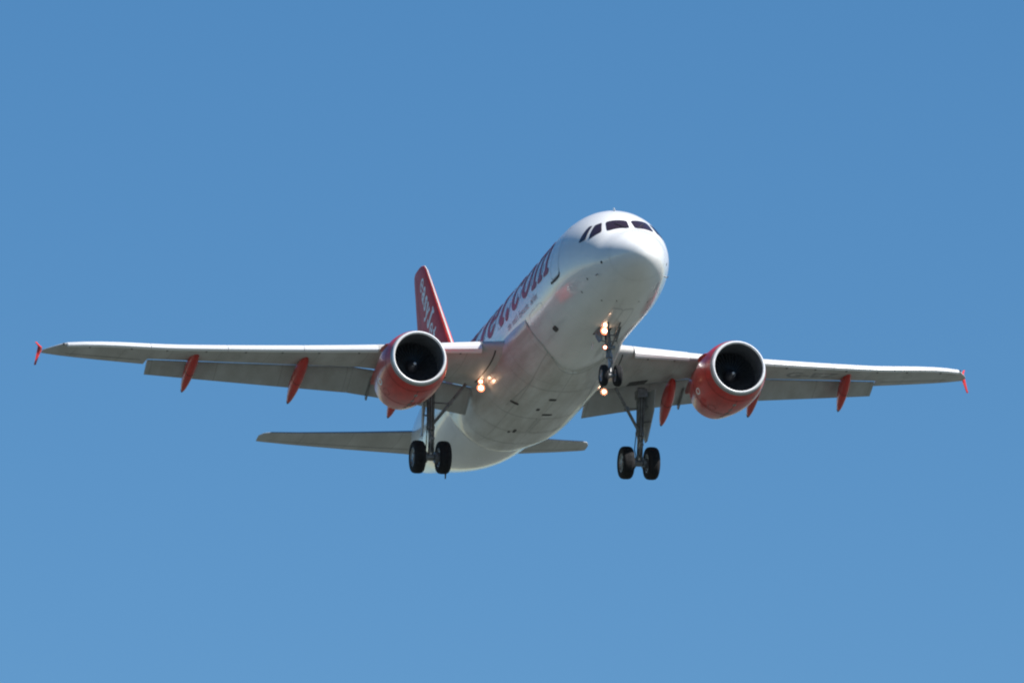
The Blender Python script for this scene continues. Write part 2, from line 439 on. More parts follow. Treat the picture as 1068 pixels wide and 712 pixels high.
def font_text(body, fn, name, m, parent, size=1.0, bold=.01, cut=None):
    cu = bpy.data.curves.new(name, 'FONT'); cu.body = body; cu.size = size; cu.offset = bold; cu.resolution_u = 3
    ob = bpy.data.objects.new(name, cu); col.objects.link(ob)
    dg = bpy.context.evaluated_depsgraph_get(); me = bpy.data.meshes.new_from_object(ob.evaluated_get(dg))
    bpy.data.objects.remove(ob); bpy.data.curves.remove(cu)
    v = [fn(p.co.x, p.co.y) for p in me.vertices]; fcs = [tuple(p.vertices) for p in me.polygons]
    bpy.data.meshes.remove(me)
    return mesh_obj(name, v, fcs, m, parent, smooth=False)
slogan(1); slogan(-1)

# ---- small fittings on the skin
def blade(x, deg, h=.26, c=.34, s=1, nm='antenna', m='white'):
    p = F(x, deg); q = F(x, deg, h)
    n = (q - p) / h
    gs = G(); rings = []
    for t, k in ((-.03, 1.0), (.5 * h, .8), (h, .5)):
        ctr = p + n * t + np.array((.35 * c * t / h, 0, 0)); side = np.cross(n, (1, 0, 0))
        rings.append([ctr + np.array((1, 0, 0)) * c * k * .5 * math.cos(a) + side * .022 * math.sin(a) for a in np.linspace(0, 2 * math.pi, 13)[:-1]])
    gs.loft(rings); gs.build(nm, M[m], fus)
blade(7.2, 0); blade(11.5, 0); blade(6.9, 176, .22, .3); 
blade(3.3, 4, .12, .2); blade(29.5, 186, .2, .25, m='dark')
def probe(x, deg, w=.06, h=.10, nm='sensor_port'):
    d = math.degrees(h / 2 / 1.9) ; e = w / 2
    disc_patch([(x - e, deg - d), (x + e, deg - d), (x + e, deg + d), (x - e, deg + d)], .006, 2.2).build(nm, M['dark'], fus)
for s in (1, -1):
    probe(1.45, 100 * s, .10, .17); probe(2.6, 118 * s); probe(3.4, 128 * s); probe(2.9, 150 * s, .07, .07)
    probe(2.5, 165 * s, .06, .06)
    a = F(1.9, 118 * s); b = F(1.9, 118 * s, .10)
    G().tube(a, b, .02).tube(b, b + np.array((-.2, 0, 0)), .016, .008).build('pitot_probe', M['rim'], fus)
disc_patch([(6.95, 133), (7.4, 133), (7.4, 139), (6.95, 139)], .006, 4).build('vent', M['dark'], fus)

# ---- belly fairing: swells out of the fuselage round the wing roots
ds = pchip([8.9, 9.6, 10.6, 12.2, 14, 17, 18.6, 19.8, 20.6, 21.0], [.012, .05, .12, .24, .28, .28, .24, .15, .05, -.06])
db = pchip([8.9, 9.6, 10.6, 12.2, 14, 17, 18.6, 19.8, 20.6, 21.0], [.012, .05, .14, .30, .36, .37, .33, .22, .08, -.10])
_fx = pchip([90, 104, 120, 134, 150, 170, 180], [9.35, 9.25, 9.08, 9.02, 9.38, 10.15, 10.3])
def fx0(dd): return _fx(abs(dd))
def fair(x, deg):
    a = R_(abs(deg)); s_ = 1 if deg >= 0 else -1
    t, b, wd = sec(x)
    k = max(0, -math.cos(a))                          # 0 at the side, 1 at the keel
    W_ = 1.975 + ds(x); H_ = 2.07 + db(x)
    n = 2.0 + .5 * min(1, max(0, (x - 10) / 3)) * (1 if x < 18.5 else max(0, 1 - (x - 18.5) / 2))
    q = (abs(math.sin(a)) ** n + k ** n) ** (-1 / n) if k > 0 else 1.0
    y = W_ * q * math.sin(a); z = -H_ * q * k
    if k == 0: z = 2.07 * math.cos(a); 
    up = min(1, max(0, (113 - abs(deg)) / (13 + 0 * x)))        # tuck the upper edge into the skin
    up = up * up * (3 - 2 * up)
    f0 = F(x, abs(deg), -.03)
    y = y * (1 - up) + f0[1] * up; z = z * (1 - up) + f0[2] * up
    return np.array((x, s_ * y, z))
gs = G(); degs = list(np.linspace(99, 261, 67))
rings = []
for t in np.concatenate([[0, .004], np.linspace(0.02, 1, 44)]):
    ring = []
    for d in degs:
        dd = d if d <= 180 else d - 360
        x0 = fx0(dd)
        x = x0 + (21.0 - x0) * t
        p = fair(x, dd)
        if t == 0: p = F(x, dd, -.02)
        ring.append(p)
    rings.append(ring)
gs.loft(rings, False, False, closed=False)
bf = gs.build('belly_fairing', M['belly'], root, sharp=50)
# joint strip along the front edge, gear door outlines under the fairing
def fair_off(x, dd, off):
    p = fair(x, dd); n = np.array((0, p[1], p[2])); n /= np.linalg.norm(n); return p + n * off
gs = G(); A_ = []; B_ = []
for d in np.linspace(104, 256, 80):
    dd = d if d <= 180 else d - 360
    A_.append(fair_off(fx0(dd) + .035, dd, .006)); B_.append(fair_off(fx0(dd) + .065, dd, .006))
gs.loft([A_, B_], False, False, closed=False); gs.build('front_seam', M['joint'], bf)
def fair_line(pts_, w_=.03):
    gs = G(); A_ = []; B_ = []
    for (x, d), (x2, d2) in zip(pts_[:-1], pts_[1:]):
        for t in np.linspace(0, 1, 9):
            xx = x + (x2 - x) * t; q = d + (d2 - d) * t; al = abs(x2 - x) > abs(d2 - d) * .04
            A_.append(fair_off(xx - (0 if al else w_ / 2), q - (math.degrees(w_ / 4.4) if al else 0), .006)); B_.append(fair_off(xx + (0 if al else w_ / 2), q + (math.degrees(w_ / 4.4) if al else 0), .006))
    gs.loft([A_, B_], False, False, closed=False); return gs
for s in (1, -1):
    k = lambda d: 180 - s * (180 - d)
    for ln_ in ([(15.2, k(178.5)), (17.0, k(178.5))], [(15.2, k(178.5)), (15.2, k(140))], [(17.0, k(178.5)), (17.0, k(140))], [(11.5, k(150)), (14.6, k(146))], [(12.0, k(179)), (12.0, k(130))], [(18.6, k(179)), (18.6, k(135))]):
        fair_line(ln_).build('panel_joint', M['joint'], bf)
def fair_mark(x, deg, lx, ly, nm='vent'):
    gs = G(); pts_ = []
    for a in np.linspace(0, 2 * math.pi, 17)[:-1]:
        p = fair(x + lx / 2 * math.copysign(abs(math.cos(a)) ** .5, math.cos(a)), deg + math.degrees(ly / 4.4) * math.copysign(abs(math.sin(a)) ** .5, math.sin(a)))
        n = np.array((0, p[1], p[2])); n /= np.linalg.norm(n); pts_.append(p + n * .008)
    gs.loft([pts_, [np.mean(pts_, axis=0) + (q - np.mean(pts_, axis=0)) * .3 for q in pts_]], False, True)
    gs.build(nm, M['dark'], bf)
for x, d, lx, ly in ((12.9, 178, .22, .26), (14.0, 150, .22, .30), (14.1, 172, .26, .12), (14.7, -176, .20, .36), (16.9, 168, .40, .10), (17.1, 164, .2, .08)):
    fair_mark(x, d, lx, ly)

# ------------------------------------------------------------------ wings
SW = math.tan(R_(27.2))
zle = pchip([0, 2, 2.75, 6.1, 9.64, 12.5, 16.35, 17], [-1.00, -.77, -.69, -.42, -.09, .20, .62, .72])
xle = pchip([0, 2.75, 6.1, 9.64, 12.5, 16.35, 16.6, 16.85, 17.0], [10.72, 12.13, 13.62, 15.18, 16.38, 17.95, 18.4, 18.9, 19.25])
def xte(y):
    if y <= 6.4: return 17.15
    if y <= 13.4: return 17.15 + (y - 6.4) * .271
    return 19.05 + (y - 13.4) * .15
inc = pchip([0, 2, 6.4, 12, 17], [5.5, 5.2, 2.1, 1.1, .3])
thk = pchip([0, 2, 6.4, 12, 17], [.150, .148, .118, .110, .105])
def af(c, t):                   # half thickness and camber at chord fraction c
    th = 5 * t * (.2969 * math.sqrt(c) - .1260 * c - .3516 * c * c + .2843 * c ** 3 - .1036 * c ** 4)
    return th, .012 * math.sin(math.pi * c) + .010 * math.sin(math.pi * min(1, c * c))
def sect(y, c, up, side, grow=0.0):
    """world point of wing surface at span y, chord fraction c, up=+1/-1"""
    C_ = xte(y) - xle(y); th, cm_ = af(c, thk(y)); zz = (cm_ + up * th) * C_ + up * grow; xx = c * C_
    a = R_(inc(y))
    return np.array((xle(y) + xx * math.cos(a) + zz * math.sin(a), side * y, zle(y) + zz * math.cos(a) - xx * math.sin(a)))
cf = [0, .002, .006, .014, .028, .05, .085, .13, .2, .3, .42, .54, .66, .78, .9, 1.0]
def slat_k(y): return min(.135, .28 / (xte(y) - xle(y)) + .02)
DROOP = R_(13)
def swing(q, piv, a, sc_=1.0):
    vx, vz = (q[0] - piv[0]) * sc_, (q[2] - piv[2]) * sc_
    return np.array((piv[0] + vx * math.cos(a) - vz * math.sin(a), q[1], piv[2] + vz * math.cos(a) + vx * math.sin(a)))
def nose(y, c, up, side):        # fixed nose of the wing, tucked down behind the slat
    q = sect(y, c, up, side)
    if y < 2.74 or y > 16.36 or c >= slat_k(y): return q
    piv = sect(y, slat_k(y), 1, side)
    if up < 0: piv = sect(y, slat_k(y), -1, side); return np.array((piv[0] + (q[0] - piv[0]) * .55, q[1], q[2] + (piv[2] - q[2]) * .2))
    return swing(q, piv, DROOP, .55)
def wring(y, side, f0, f1, lowcut=None):
    """closed ring; f1 = chord fraction of the upper rear edge, lowcut of the lower one"""
    lowcut = f1 if lowcut is None else lowcut
    up = [nose(y, f0 + (f1 - f0) * c, 1, side) for c in reversed(cf)]
    lo = [nose(y, f0 + (lowcut - f0) * c, -1, side) for c in cf[1:]]
    return up + lo
def flap_root(y):     # chord of the flap
    return 1.28 if y <= 6.4 else 1.28 - (y - 6.4) * .078
def canoe(gs, a, b, wdt, hgt, side, n=14, droop=.0):
    a = np.array(a, float); b = np.array(b, float); d = b - a
    ln = np.linalg.norm(d); e = d / ln; up = np.array((-e[2], 0, e[0])) * (1 if e[0] > 0 else -1)
    up = np.array((e[2] * -1, 0, e[0])); rings = []
    for i in range(17):
        t = i / 16; w_ = (math.sin(math.pi * min(1, max(0.001, t ** .85)))) ** .55 if t < 1 else 0
        w_ = max(w_ if 0 < t < 1 else 0, .02)
        c = a + d * t - up * droop * math.sin(math.pi * t)
        rings.append([c + np.array((0, 1, 0)) * wdt / 2 * w_ * math.cos(q) + up * hgt / 2 * w_ * math.sin(q) for q in np.linspace(0, 2 * math.pi, n + 1)[:-1]])
    gs.loft(rings)

WFN = {}
def make_wing(side):
    gs = G()
    ys_in = [1.2, 2.0, 2.73, 2.75, 3.6, 4.6, 5.6, 6.4, 7.5, 8.6, 9.64, 11, 12.2, 13.4]
    cutf = lambda y: 1 - (flap_root(y) * .62) / (xte(y) - xle(y))
    cutl = lambda y: 1 - (flap_root(y) * (1.10 if y < 6.3 else 1.0)) / (xte(y) - xle(y))
    gs.loft([wring(y, side, 0, cutf(y), cutl(y)) for y in ys_in])
    ys_out = [13.405, 14, 15, 15.8, 16.35, 16.5, 16.65, 16.8, 16.92, 16.97]
    gs.loft([wring(y, side, 0, 1.0) for y in ys_out])
    wing = gs.build('wing', M['grey'], root, sharp=32)
    for y_ in (3.4, 4.5, 6.7, 8.0, 9.2, 10.4, 11.7, 13.0, 14.2, 15.6):      # slat tracks
        c_ = sect(y_, slat_k(y_) * .55, -1, side, .02)
        G().box(c_, (.34, .05, .06)).build('slat_track', M['dark'], wing)
    for y_, c_ in ((3.3, .30), (4.4, .34), (7.2, .32), (8.9, .34), (10.6, .36), (12.4, .38), (14.4, .40)):    # oval tank access panels
        ring = []
        for kk in (1, .86):
            ring.append([sect(y_ + .17 * kk * math.cos(t_), c_ + .26 * kk * math.sin(t_) / (xte(y_) - xle(y_)), -1, side, .005) for t_ in np.linspace(0, 2 * math.pi, 25)[:-1]])
        G().loft(ring, False, False).build('access_panel', M['joint'], wing)
    A_ = []; B_ = []
    for c_ in np.linspace(.004, .62, 26):                     # rubber seal along the root
        A_.append(sect(2.28, c_, -1, side, .006)); B_.append(sect(2.33, c_, -1, side, .006))
    G().loft([A_, B_], False, False, closed=False).build('root_seal', M['dark'], wing)
    # aileron seam
    gs = G()
    pts_ = [(y, .76) for y in np.linspace(13.6, 16.2, 8)]
    a = [sect(y, c, -1, side, .005) for y, c in pts_]; b = [sect(y, c + .035 / 2.0, -1, side, .005) for y, c in pts_]
    gs.loft([a, b], False, False, closed=False); gs.build('aileron_hinge', M['dark'], wing)
    # slats
    segs = [(2.78, 5.02), (6.15, 8.55), (8.57, 11.05), (11.07, 13.6), (13.62, 16.35)]
    for y0, y1 in segs:
        gs = G(); rings = []
        for y in np.linspace(y0, y1, 6):
            C_ = xte(y) - xle(y); k = slat_k(y); kl = .010 + .030 / C_; piv = sect(y, k, 1, side); dr = DROOP
            sh = np.array((-.10 - .012 * C_, 0, -.020 - .004 * C_))
            ring = [sect(y, k * c, 1, side, .028) + sh for c in (1, .8, .6, .42, .27, .15, .07, .025, .006)]
            ring += [sect(y, 0, 1, side, 0) + sh + np.array((-.026, 0, 0))]
            ring += [sect(y, kl * c, -1, side, .03) + sh for c in (.03, .1, .22, .4, .65, 1)]
            ring += [sect(y, kl * .8, -1, side, -.03) + sh, sect(y, k * .45, 1, side, -.10 - .01 * C_) + sh * .9, sect(y, k * .95, 1, side, .006) + sh]
            for q in ring:                       # droop the slat nose-down about its upper rear edge
                vx, vz = q[0] - piv[0], q[2] - piv[2]
                q[0] = piv[0] + vx * math.cos(dr) - vz * math.sin(dr); q[2] = piv[2] + vz * math.cos(dr) + vx * math.sin(dr)
            rings.append(ring)
        gs.loft(rings); gs.build('slat', M['slat'], wing, sharp=30)
    # flaps, run out and drooped
    def flap_ring(y, ang=29, fc=None):
        C_ = xte(y) - xle(y); fc = flap_root(y); a0 = sect(y, cutf(y), 1, side)
        o = np.array((a0[0] + .01, side * y, a0[2] - .050 - .02 * fc)); a = R_(ang)
        ring = []
        def P(c, up):
            th, _ = af(c, .17); zz = up * th * fc * (1.0 if up > 0 else .75) ; xx = c * fc
            return o + np.array((xx * math.cos(a) + zz * math.sin(a), 0, zz * math.cos(a) - xx * math.sin(a)))
        return [P(c, 1) for c in reversed(cf)] + [P(c, -1) for c in cf[1:]]
    WFN[side] = flap_ring
    gs = G(); gs.loft([flap_ring(y, a_) for y, a_ in ((2.12, 33), (3.5, 32), (5, 30.5), (6.422, 29))]); fi = gs.build('flap', M['flap'], wing, sharp=35)
    gs = G(); gs.loft([flap_ring(y) for y in (6.43, 8, 9.64, 11.5, 13.35)]); fo = gs.build('flap', M['flap'], wing, sharp=35)
    # flap track fairings
    for (a, b, wd_) in (((16.75, 12.06, .16), (18.95, 12.06, -.76), .36), ((15.35, 8.44, -.34), (18.05, 8.44, -1.33), .40), ((14.75, 5.0, -.95), (17.25, 5.0, -1.98), .42)):
        gs = G(); a = (a[0], side * (a[1] - .14), a[2]); b = (b[0], side * b[1], b[2])
        canoe(gs, a, b, wd_, .58, side, droop=-.06); o = gs.build('flap_track_fairing', M['orange'], wing, sharp=60)
        dj = np.array(b) - np.array(a); ln_ = np.linalg.norm(dj); dj /= ln_; upj = np.array((-dj[2], 0, dj[0]))
        tj = .50; wj = math.sin(math.pi * tj ** .85) ** .55; cj = np.array(a) + dj * ln_ * tj + upj * .06 * math.sin(math.pi * tj)
        G().loft([[cj + dj * dd_ + np.array((0, 1, 0)) * (wd_ / 2 * wj + .006) * math.cos(q) + upj * (.29 * wj + .006) * math.sin(q) for q in np.linspace(0, 2 * math.pi, 25)[:-1]] for dd_ in (-.012, .012)], False, False).build('fairing_joint', M['dark'], wing)
        tip = G(); d = np.array(b) - np.array(a); d /= np.linalg.norm(d)
        tip.lathe([(-.16, .075), (-.06, .05), (0.02, .01)], np.array(b), d, 12, True, True); tip.build('fairing_tip', M['dark'], wing)
    # small hinge fairing beside the engine
    gs = G().plate([(16.5, side * 5.72, -.75), (17.45, side * 5.72, -1.30), (17.55, side * 5.72, -1.20), (17.2, side * 5.72, -.75)], .05)
    gs.build('flap_hinge', M['gear'], wing, smooth=False)
    # wing tip fence
    prof = [(x - .55, z - .16) for x, z in ((19.1, 1.07), (19.9, 1.18), (20.55, 1.32), (20.72, 1.32), (20.60, 1.10), (20.52, .50), (20.42, .46), (20.30, .50), (20.0, .84), (19.6, .97))]
    gs = G(); gs.loft([[(19.7 + (x - 19.7) * k, side * (16.93 + dy + .24 * min(1, abs(z - .86) / .42)), z) for x, z in prof] for dy in (-.03, .03)])
    gs.build('wingtip_fence', M['orange'], wing, smooth=False)
    gs = G(); c = sect(16.45, .02, 1, side); gs.lathe([(-.05, .01), (-.03, .03), (.04, .045), (.12, .045), (.2, .02)], c + np.array((0, 0, -.02)), (1, -side * .6, 0), 12, True, True)
    gs.build('navigation_light', M['dark'], wing)
    # retractable landing lamp below the root
    gs = G(); lx, ly, lz = 14.55, 2.24, -1.56
    gs.lathe([(.012, .145), (.05, .135), (.14, .08), (.17, .03)], (lx, side * ly, lz), (1, 0, 0), 20, False, True)
    gs.tube((lx + .1, side * ly, lz + .05), (lx + .35, side * ly, -1.15), .035)
    lam = gs.build('landing_light', M['gear'], wing)
    return wing, lam, (lx, side * ly, lz)

def lamp(parent, c, r=.10, nm='lens'):
    gs = G(); gs.lathe([(-.035, .004), (-.03, r * .4), (-.012, r * .72)], c, (1, 0, 0), 20, True, False)
    gs2 = G(); gs2.lathe([(-.012, r * .72), (-.004, r), (.0, r * 1.38), (.01, r * 1.42)], c, (1, 0, 0), 20, False, False)
    n1 = len(gs.f); gs.add(gs2.v, gs2.f)
    o = mesh_obj(nm, gs.v, gs.f, M['lens'], parent)
    o.data.materials.append(M['glare_ring'])
    for p in o.data.polygons:
        rad = math.hypot(-p.center.y - c[1], p.center.z - c[2])
        if rad > r * .80: p.material_index = 1
    return o
WINGS = {}
for s in (1, -1):
    wing, lam, c = make_wing(s); WINGS[s] = wing
    lamp(wing, c, .10 if s > 0 else .075)
    if s > 0: lamp(wing, (c[0] + .02, c[1], c[2] + .24), .065)  # added small lens, stands in for the lamp's reflection in the wing
reg_sz = .62
font_text('G-EZ', lambda a, b: sect(-(-9.4 - a), .50 - (b - .0) / (xte(10) - xle(10)), -1, -1, .006), 'registration', M['reg'], WINGS[-1], .95, .012)

# ------------------------------------------------------------------ engines
def make_engine(s):
    ox, oy, oz = 9.25, s * 5.75, -2.05
    ax = np.array((1, -.012 * s, -.030)); ax /= np.linalg.norm(ax)
    O = np.array((ox, oy, oz))
    gs = G()
    outer = [(.17, 1.010), (.35, 1.070), (.7, 1.135), (1.15, 1.165), (1.6, 1.16), (2.1, 1.11), (2.6, 1.03), (3.1, .935), (3.3, .89)]
    inner = [(3.3, .875), (2.6, .96)]
    gs.lathe(outer + inner, O, ax, 64)
    eng = gs.build('engine', M['orange'], root, sharp=45)
    gs = G(); gs.lathe([(.055, .966), (.018, .944), (0, .915), (.010, .892), (.035, .874), (.06, .866)], O, ax, 72); gs.build('inlet_lip', M['lip'], eng)
    gs = G(); gs.lathe([(.175, 1.010), (.11, .990), (.055, .966)], O, ax, 72); gs.build('lip_band', M['band'], eng)
    gs = G(); gs.lathe([(.06, .866), (.17, .852), (.4, .845), (.7, .86), (1.0, .87), (1.25, .87)], O, ax, 64); gs.build('inlet_duct', M['duct'], eng)
    gs = G(); n = 36
    e1 = np.cross(ax, (0, 0, 1)); e1 /= np.linalg.norm(e1); e2 = np.cross(ax, e1)
    for k in range(n):
        q = 2 * math.pi * k / n
        pts_ = []
        for rr, tw, ch in ((.22, .15, .10), (.45, .35, .13), (.66, .6, .15), (.865, .85, .16)):
            q1 = q - ch * math.sin(tw) / rr * .5; q2 = q + ch * math.sin(tw) / rr * .5
            pts_.append((O + ax * (1.08 - ch * math.cos(tw) / 2) + rr * (e1 * math.cos(q1) + e2 * math.sin(q1)), O + ax * (1.08 + ch * math.cos(tw) / 2) + rr * (e1 * math.cos(q2) + e2 * math.sin(q2))))
        v = [p for pr in pts_ for p in pr]; gs.add(v, [(2 * i, 2 * i + 1, 2 * i + 3, 2 * i + 2) for i in range(3)])
    gs.lathe([(1.25, .87), (1.25, .1)], O, ax, 48); gs.build('fan', M['fan'], eng, smooth=False)
    gs = G(); gs.lathe([(.72, .012), (.78, .07), (.90, .16), (1.02, .225), (1.12, .24)], O, ax, 32, True, False); sp = gs.build('spinner', M['spin'], eng)
    gs = G(); a = []; b = []
    for t in np.linspace(0, 1, 14):
        q = 2.4 * t + .8 * s; rr = .02 + .09 * t; w_ = .010 + .016 * math.sin(math.pi * t); zf = .72 + (.18 * (rr / .16)) - .012
        a.append(O + ax * zf + (rr - w_) * (e1 * math.cos(q) + e2 * math.sin(q))); b.append(O + ax * (zf + .02) + (rr + w_) * (e1 * math.cos(q) + e2 * math.sin(q)))
    gs.loft([a, b], False, False, closed=False)
    gs.lathe([(.695, .004), (.71, .04), (.735, .055)], O, ax, 16, True, False)
    gs.build('spinner_mark', M['mark'], eng)
    gs = G(); gs.lathe([(2.5, .60), (3.1, .66), (3.5, .60), (4.0, .45), (4.25, .40), (4.25, .36), (3.9, .30)], O, ax, 40); gs.build('core_cowl', M['nozzle'], eng)
    gs = G(); gs.lathe([(3.7, .28), (4.2, .22), (4.6, .10), (4.75, .02)], O, ax, 24, False, True); gs.build('exhaust_cone', M['nozzle'], eng)
    gs = G(); gs.lathe([(2.75, .95), (2.75, .5)], O, ax, 32); gs.build('fan_duct', M['dark'], eng)
    # pylon
    gs = G(); rings = []
    for x, zt, zb, hw in ((10.45, -.99, -1.08, .02), (10.9, -.92, -1.08, .07), (11.5, -.84, -1.08, .11), (12.4, -.72, -1.25, .16), (13.3, -.56, -1.35, .17), (13.9, -.40, -1.5, .22), (14.6, -.55, -1.5, .20), (15.6, -.75, -1.25, .15), (16.4, -.85, -1.02, .04)):
        rings.append([(x, oy + hw * math.copysign(abs(math.cos(q)) ** .6, math.cos(q)), (zt + zb) / 2 + (zt - zb) / 2 * math.copysign(abs(math.sin(q)) ** .6, math.sin(q))) for q in np.linspace(0, 2 * math.pi, 21)[:-1]])
    gs.loft(rings); gs.build('pylon', M['orange'], eng, sharp=50)
    # strakes on both flanks, cowl seam, small roundel
    for q_ in (1, -1):
        a = R_(52) * q_
        d = np.array((0, math.sin(a), math.cos(a)))
        gs = G(); base = []
        for t, r_, h in ((.75, 1.13, .0), (1.0, 1.15, .08), (1.5, 1.15, .13), (1.75, 1.14, .12), (1.8, 1.135, 0)):
            base.append((O + ax * t + d * (r_ - .02), O + ax * t + d * (r_ + h)))
        sd_ = np.array((0, d[2], -d[1])) * .012
        ringA = [p[0] + sd_ for p in base] + [p[1] + sd_ for p in reversed(base)]
        ringB = [p[0] - sd_ for p in base] + [p[1] - sd_ for p in reversed(base)]
        gs.loft([ringA, ringB]); gs.build('strake', M['orange'], eng, smooth=False)
    gs = G(); gs.lathe([(.60, 1.1560), (.62, 1.1600), (.64, 1.1625)], O, ax, 64); 
    gs = G(); gs.lathe([(1.98, 1.1285), (2.02, 1.1245)], O, ax, 64); gs.build('cowl_seam', M['seam'], eng)
    gs = G(); rp = pchip([a_[0] for a_ in outer], [a_[1] for a_ in outer])
    def on_cowl(t, q, off=.004):
        return O + ax * t + (rp(t) + off) * np.array((0, math.sin(q), math.cos(q)))
    for q in (math.pi - .006, ):
        gs.loft([[on_cowl(t, q) for t in np.linspace(.3, 3.1, 16)], [on_cowl(t, q + .014) for t in np.linspace(.3, 3.1, 16)]], False, False, closed=False)
    gs.build('cowl_split', M['dark'], eng)
    for t in (.8, 1.35, 1.8, 2.5):
        gs = G(); gs.loft([[on_cowl(t + .09 * u_, math.pi - .05) for u_ in (-1, 1)], [on_cowl(t + .09 * u_, math.pi + .05) for u_ in (-1, 1)]], False, False, closed=False); gs.build('cowl_latch', M['band'], eng)
    gs = G(); gs.lathe([(.50, rp(.50) + .003), (.52, rp(.52) + .003)], O, ax, 64); gs.build('cowl_seam', M['seam'], eng)
    for q in (2.3 * s, -2.6 * s):
        rg = [[on_cowl(1.6 + .22 * k_ * math.cos(t), q + .13 * k_ * math.sin(t)) for t in np.linspace(0, 2 * math.pi, 21)[:-1]] for k_ in (1, .9)]
        G().loft(rg, False, False).build('service_hatch', M['seam'], eng)
    for q_ in (1, -1):
        a = R_(112) * q_
        e = np.array((0, math.sin(a), math.cos(a))); tdir = np.array((0, math.cos(a), -math.sin(a)))
        rr_ = [(O + ax * (1.55 + .19 * math.cos(t) * k) + e * 1.168 + tdir * .12 * math.sin(t) * k - e * (.12 * math.sin(t) * k) ** 2 / 2.4) for k in (1, .62) for t in np.linspace(0, 2 * math.pi, 21)[:-1]]
        gs = G().loft([rr_[:20], rr_[20:]], False, False); gs.build('emblem', M['wletter'], eng)
    return eng
for s in (1, -1): make_engine(s)

# ------------------------------------------------------------------ tail
def foil_ring(le, te, t, axis, n=cf):
    """symmetric section from le to te, thickness direction = axis"""
    le = np.array(le, float); te = np.array(te, float); axis = np.array(axis, float); c = np.linalg.norm(te - le)
    up = [le + (te - le) * q + axis * af(q, t)[0] * c for q in reversed(cf)]
    lo = [le + (te - le) * q - axis * af(q, t)[0] * c for q in cf[1:]]
    return up + lo
gs = G()
FIN = [(1.6, 25.4, 31.9), (2.6, 26.25, 32.05), (4, 27.45, 32.2), (5.5, 28.78, 32.4), (7, 30.1, 32.55), (7.6, 30.64, 32.62), (7.82, 30.95, 32.6), (7.92, 31.35, 32.45)]
gs.loft([foil_ring((a, 0, z), (b, 0, z), .105 if z < 7.8 else .07, (0, 1, 0)) for z, a, b in FIN])
fin = gs.build('tail_fin', M['fin'], root, sharp=40)
gs = G(); rings = []
for z, a, b in FIN[:-1]:
    rings.append([(a - .012 + q * (b - a), sd_ * (af(q, .105)[0] * (b - a) + .006), z) for q, sd_ in ((.0016, 1), (.0006, 1), (.0, 0), (.0006, -1), (.0016, -1))])
gs.loft(rings, False, False, closed=False); gs.build('fin_leading_edge', M['grey'], fin)
# rudder seam
def fin_pt(x, z, s, off=.006):
    le = np.interp(z, [q[0] for q in FIN], [q[1] for q in FIN]); te = np.interp(z, [q[0] for q in FIN], [q[2] for q in FIN])
    c = te - le; q = min(max((x - le) / c, 0), 1); return np.array((x, s * (af(q, .105)[0] * c + off), z))
for s in (1, -1):
    gs = G(); zz = np.linspace(2.2, 7.7, 14); le = np.interp(zz, [q[0] for q in FIN], [q[1] for q in FIN]); te = np.interp(zz, [q[0] for q in FIN], [q[2] for q in FIN])
    gs.loft([[fin_pt(l + .72 * (t - l), z, s) for z, l, t in zip(zz, le, te)], [fin_pt(l + .72 * (t - l) + .03, z, s) for z, l, t in zip(zz, le, te)]], False, False, closed=False)
    gs.build('rudder_seam', M['dark'], fin)
dirv = np.array((-.57, -.82)); nrm = np.array((-.82, .57))       # (x,z): down-forward, and towards the leading edge
fh = .64
def fin_text_s(a, b):
    q = np.array((31.42, 7.10)) + dirv * a * .50 + nrm * b * .64; return fin_pt(q[0], q[1], 1)
def fin_text_p(a, b):
    ww = sum(GL[c][0] + .05 for c in 'easyJet')
    q = np.array((31.42, 7.10)) + dirv * (ww - a) * .50 + nrm * b * .64; return fin_pt(q[0], q[1], -1)
lettering('easyJet', fin_text_s, 'lettering', M['wletter'], fin, .04, .05)
lettering('easyJet', fin_text_p, 'lettering', M['wletter'], fin, .05, .05)
for s in (1, -1):
    gs = G()
    HT = [(.3, 28.0, 31.1, .60), (1.0, 28.45, 31.25, .72), (3, 29.7, 31.8, .98), (5, 30.95, 32.35, 1.26), (5.9, 31.5, 32.6, 1.40), (6.1, 31.72, 32.64, 1.43), (6.22, 32.05, 32.60, 1.44)]
    gs.loft([foil_ring((a, s * y, z + .04), (b, s * y, z - .02), .09, (0, 0, 1)) for y, a, b, z in HT])
    hs_ = gs.build('tailplane', M['grey'], root, sharp=40)
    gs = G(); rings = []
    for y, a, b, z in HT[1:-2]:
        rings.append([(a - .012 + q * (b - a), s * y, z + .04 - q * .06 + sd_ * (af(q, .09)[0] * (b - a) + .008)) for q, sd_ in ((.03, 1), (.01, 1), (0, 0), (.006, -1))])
    gs.loft(rings, False, False, closed=False); gs.build('leading_edge', M['dark_edge'], hs_)
    gs = G(); A_ = []; B_ = []
    for y, a, b, z in HT[1:-2]:
        for q, lst in ((.70, A_), (.715, B_)): lst.append((a + q * (b - a), s * y, z + .04 - q * .06 - af(q, .09)[0] * (b - a) - .006))
    gs.loft([A_, B_], False, False, closed=False); gs.build('elevator_seam', M['dark'], hs_)

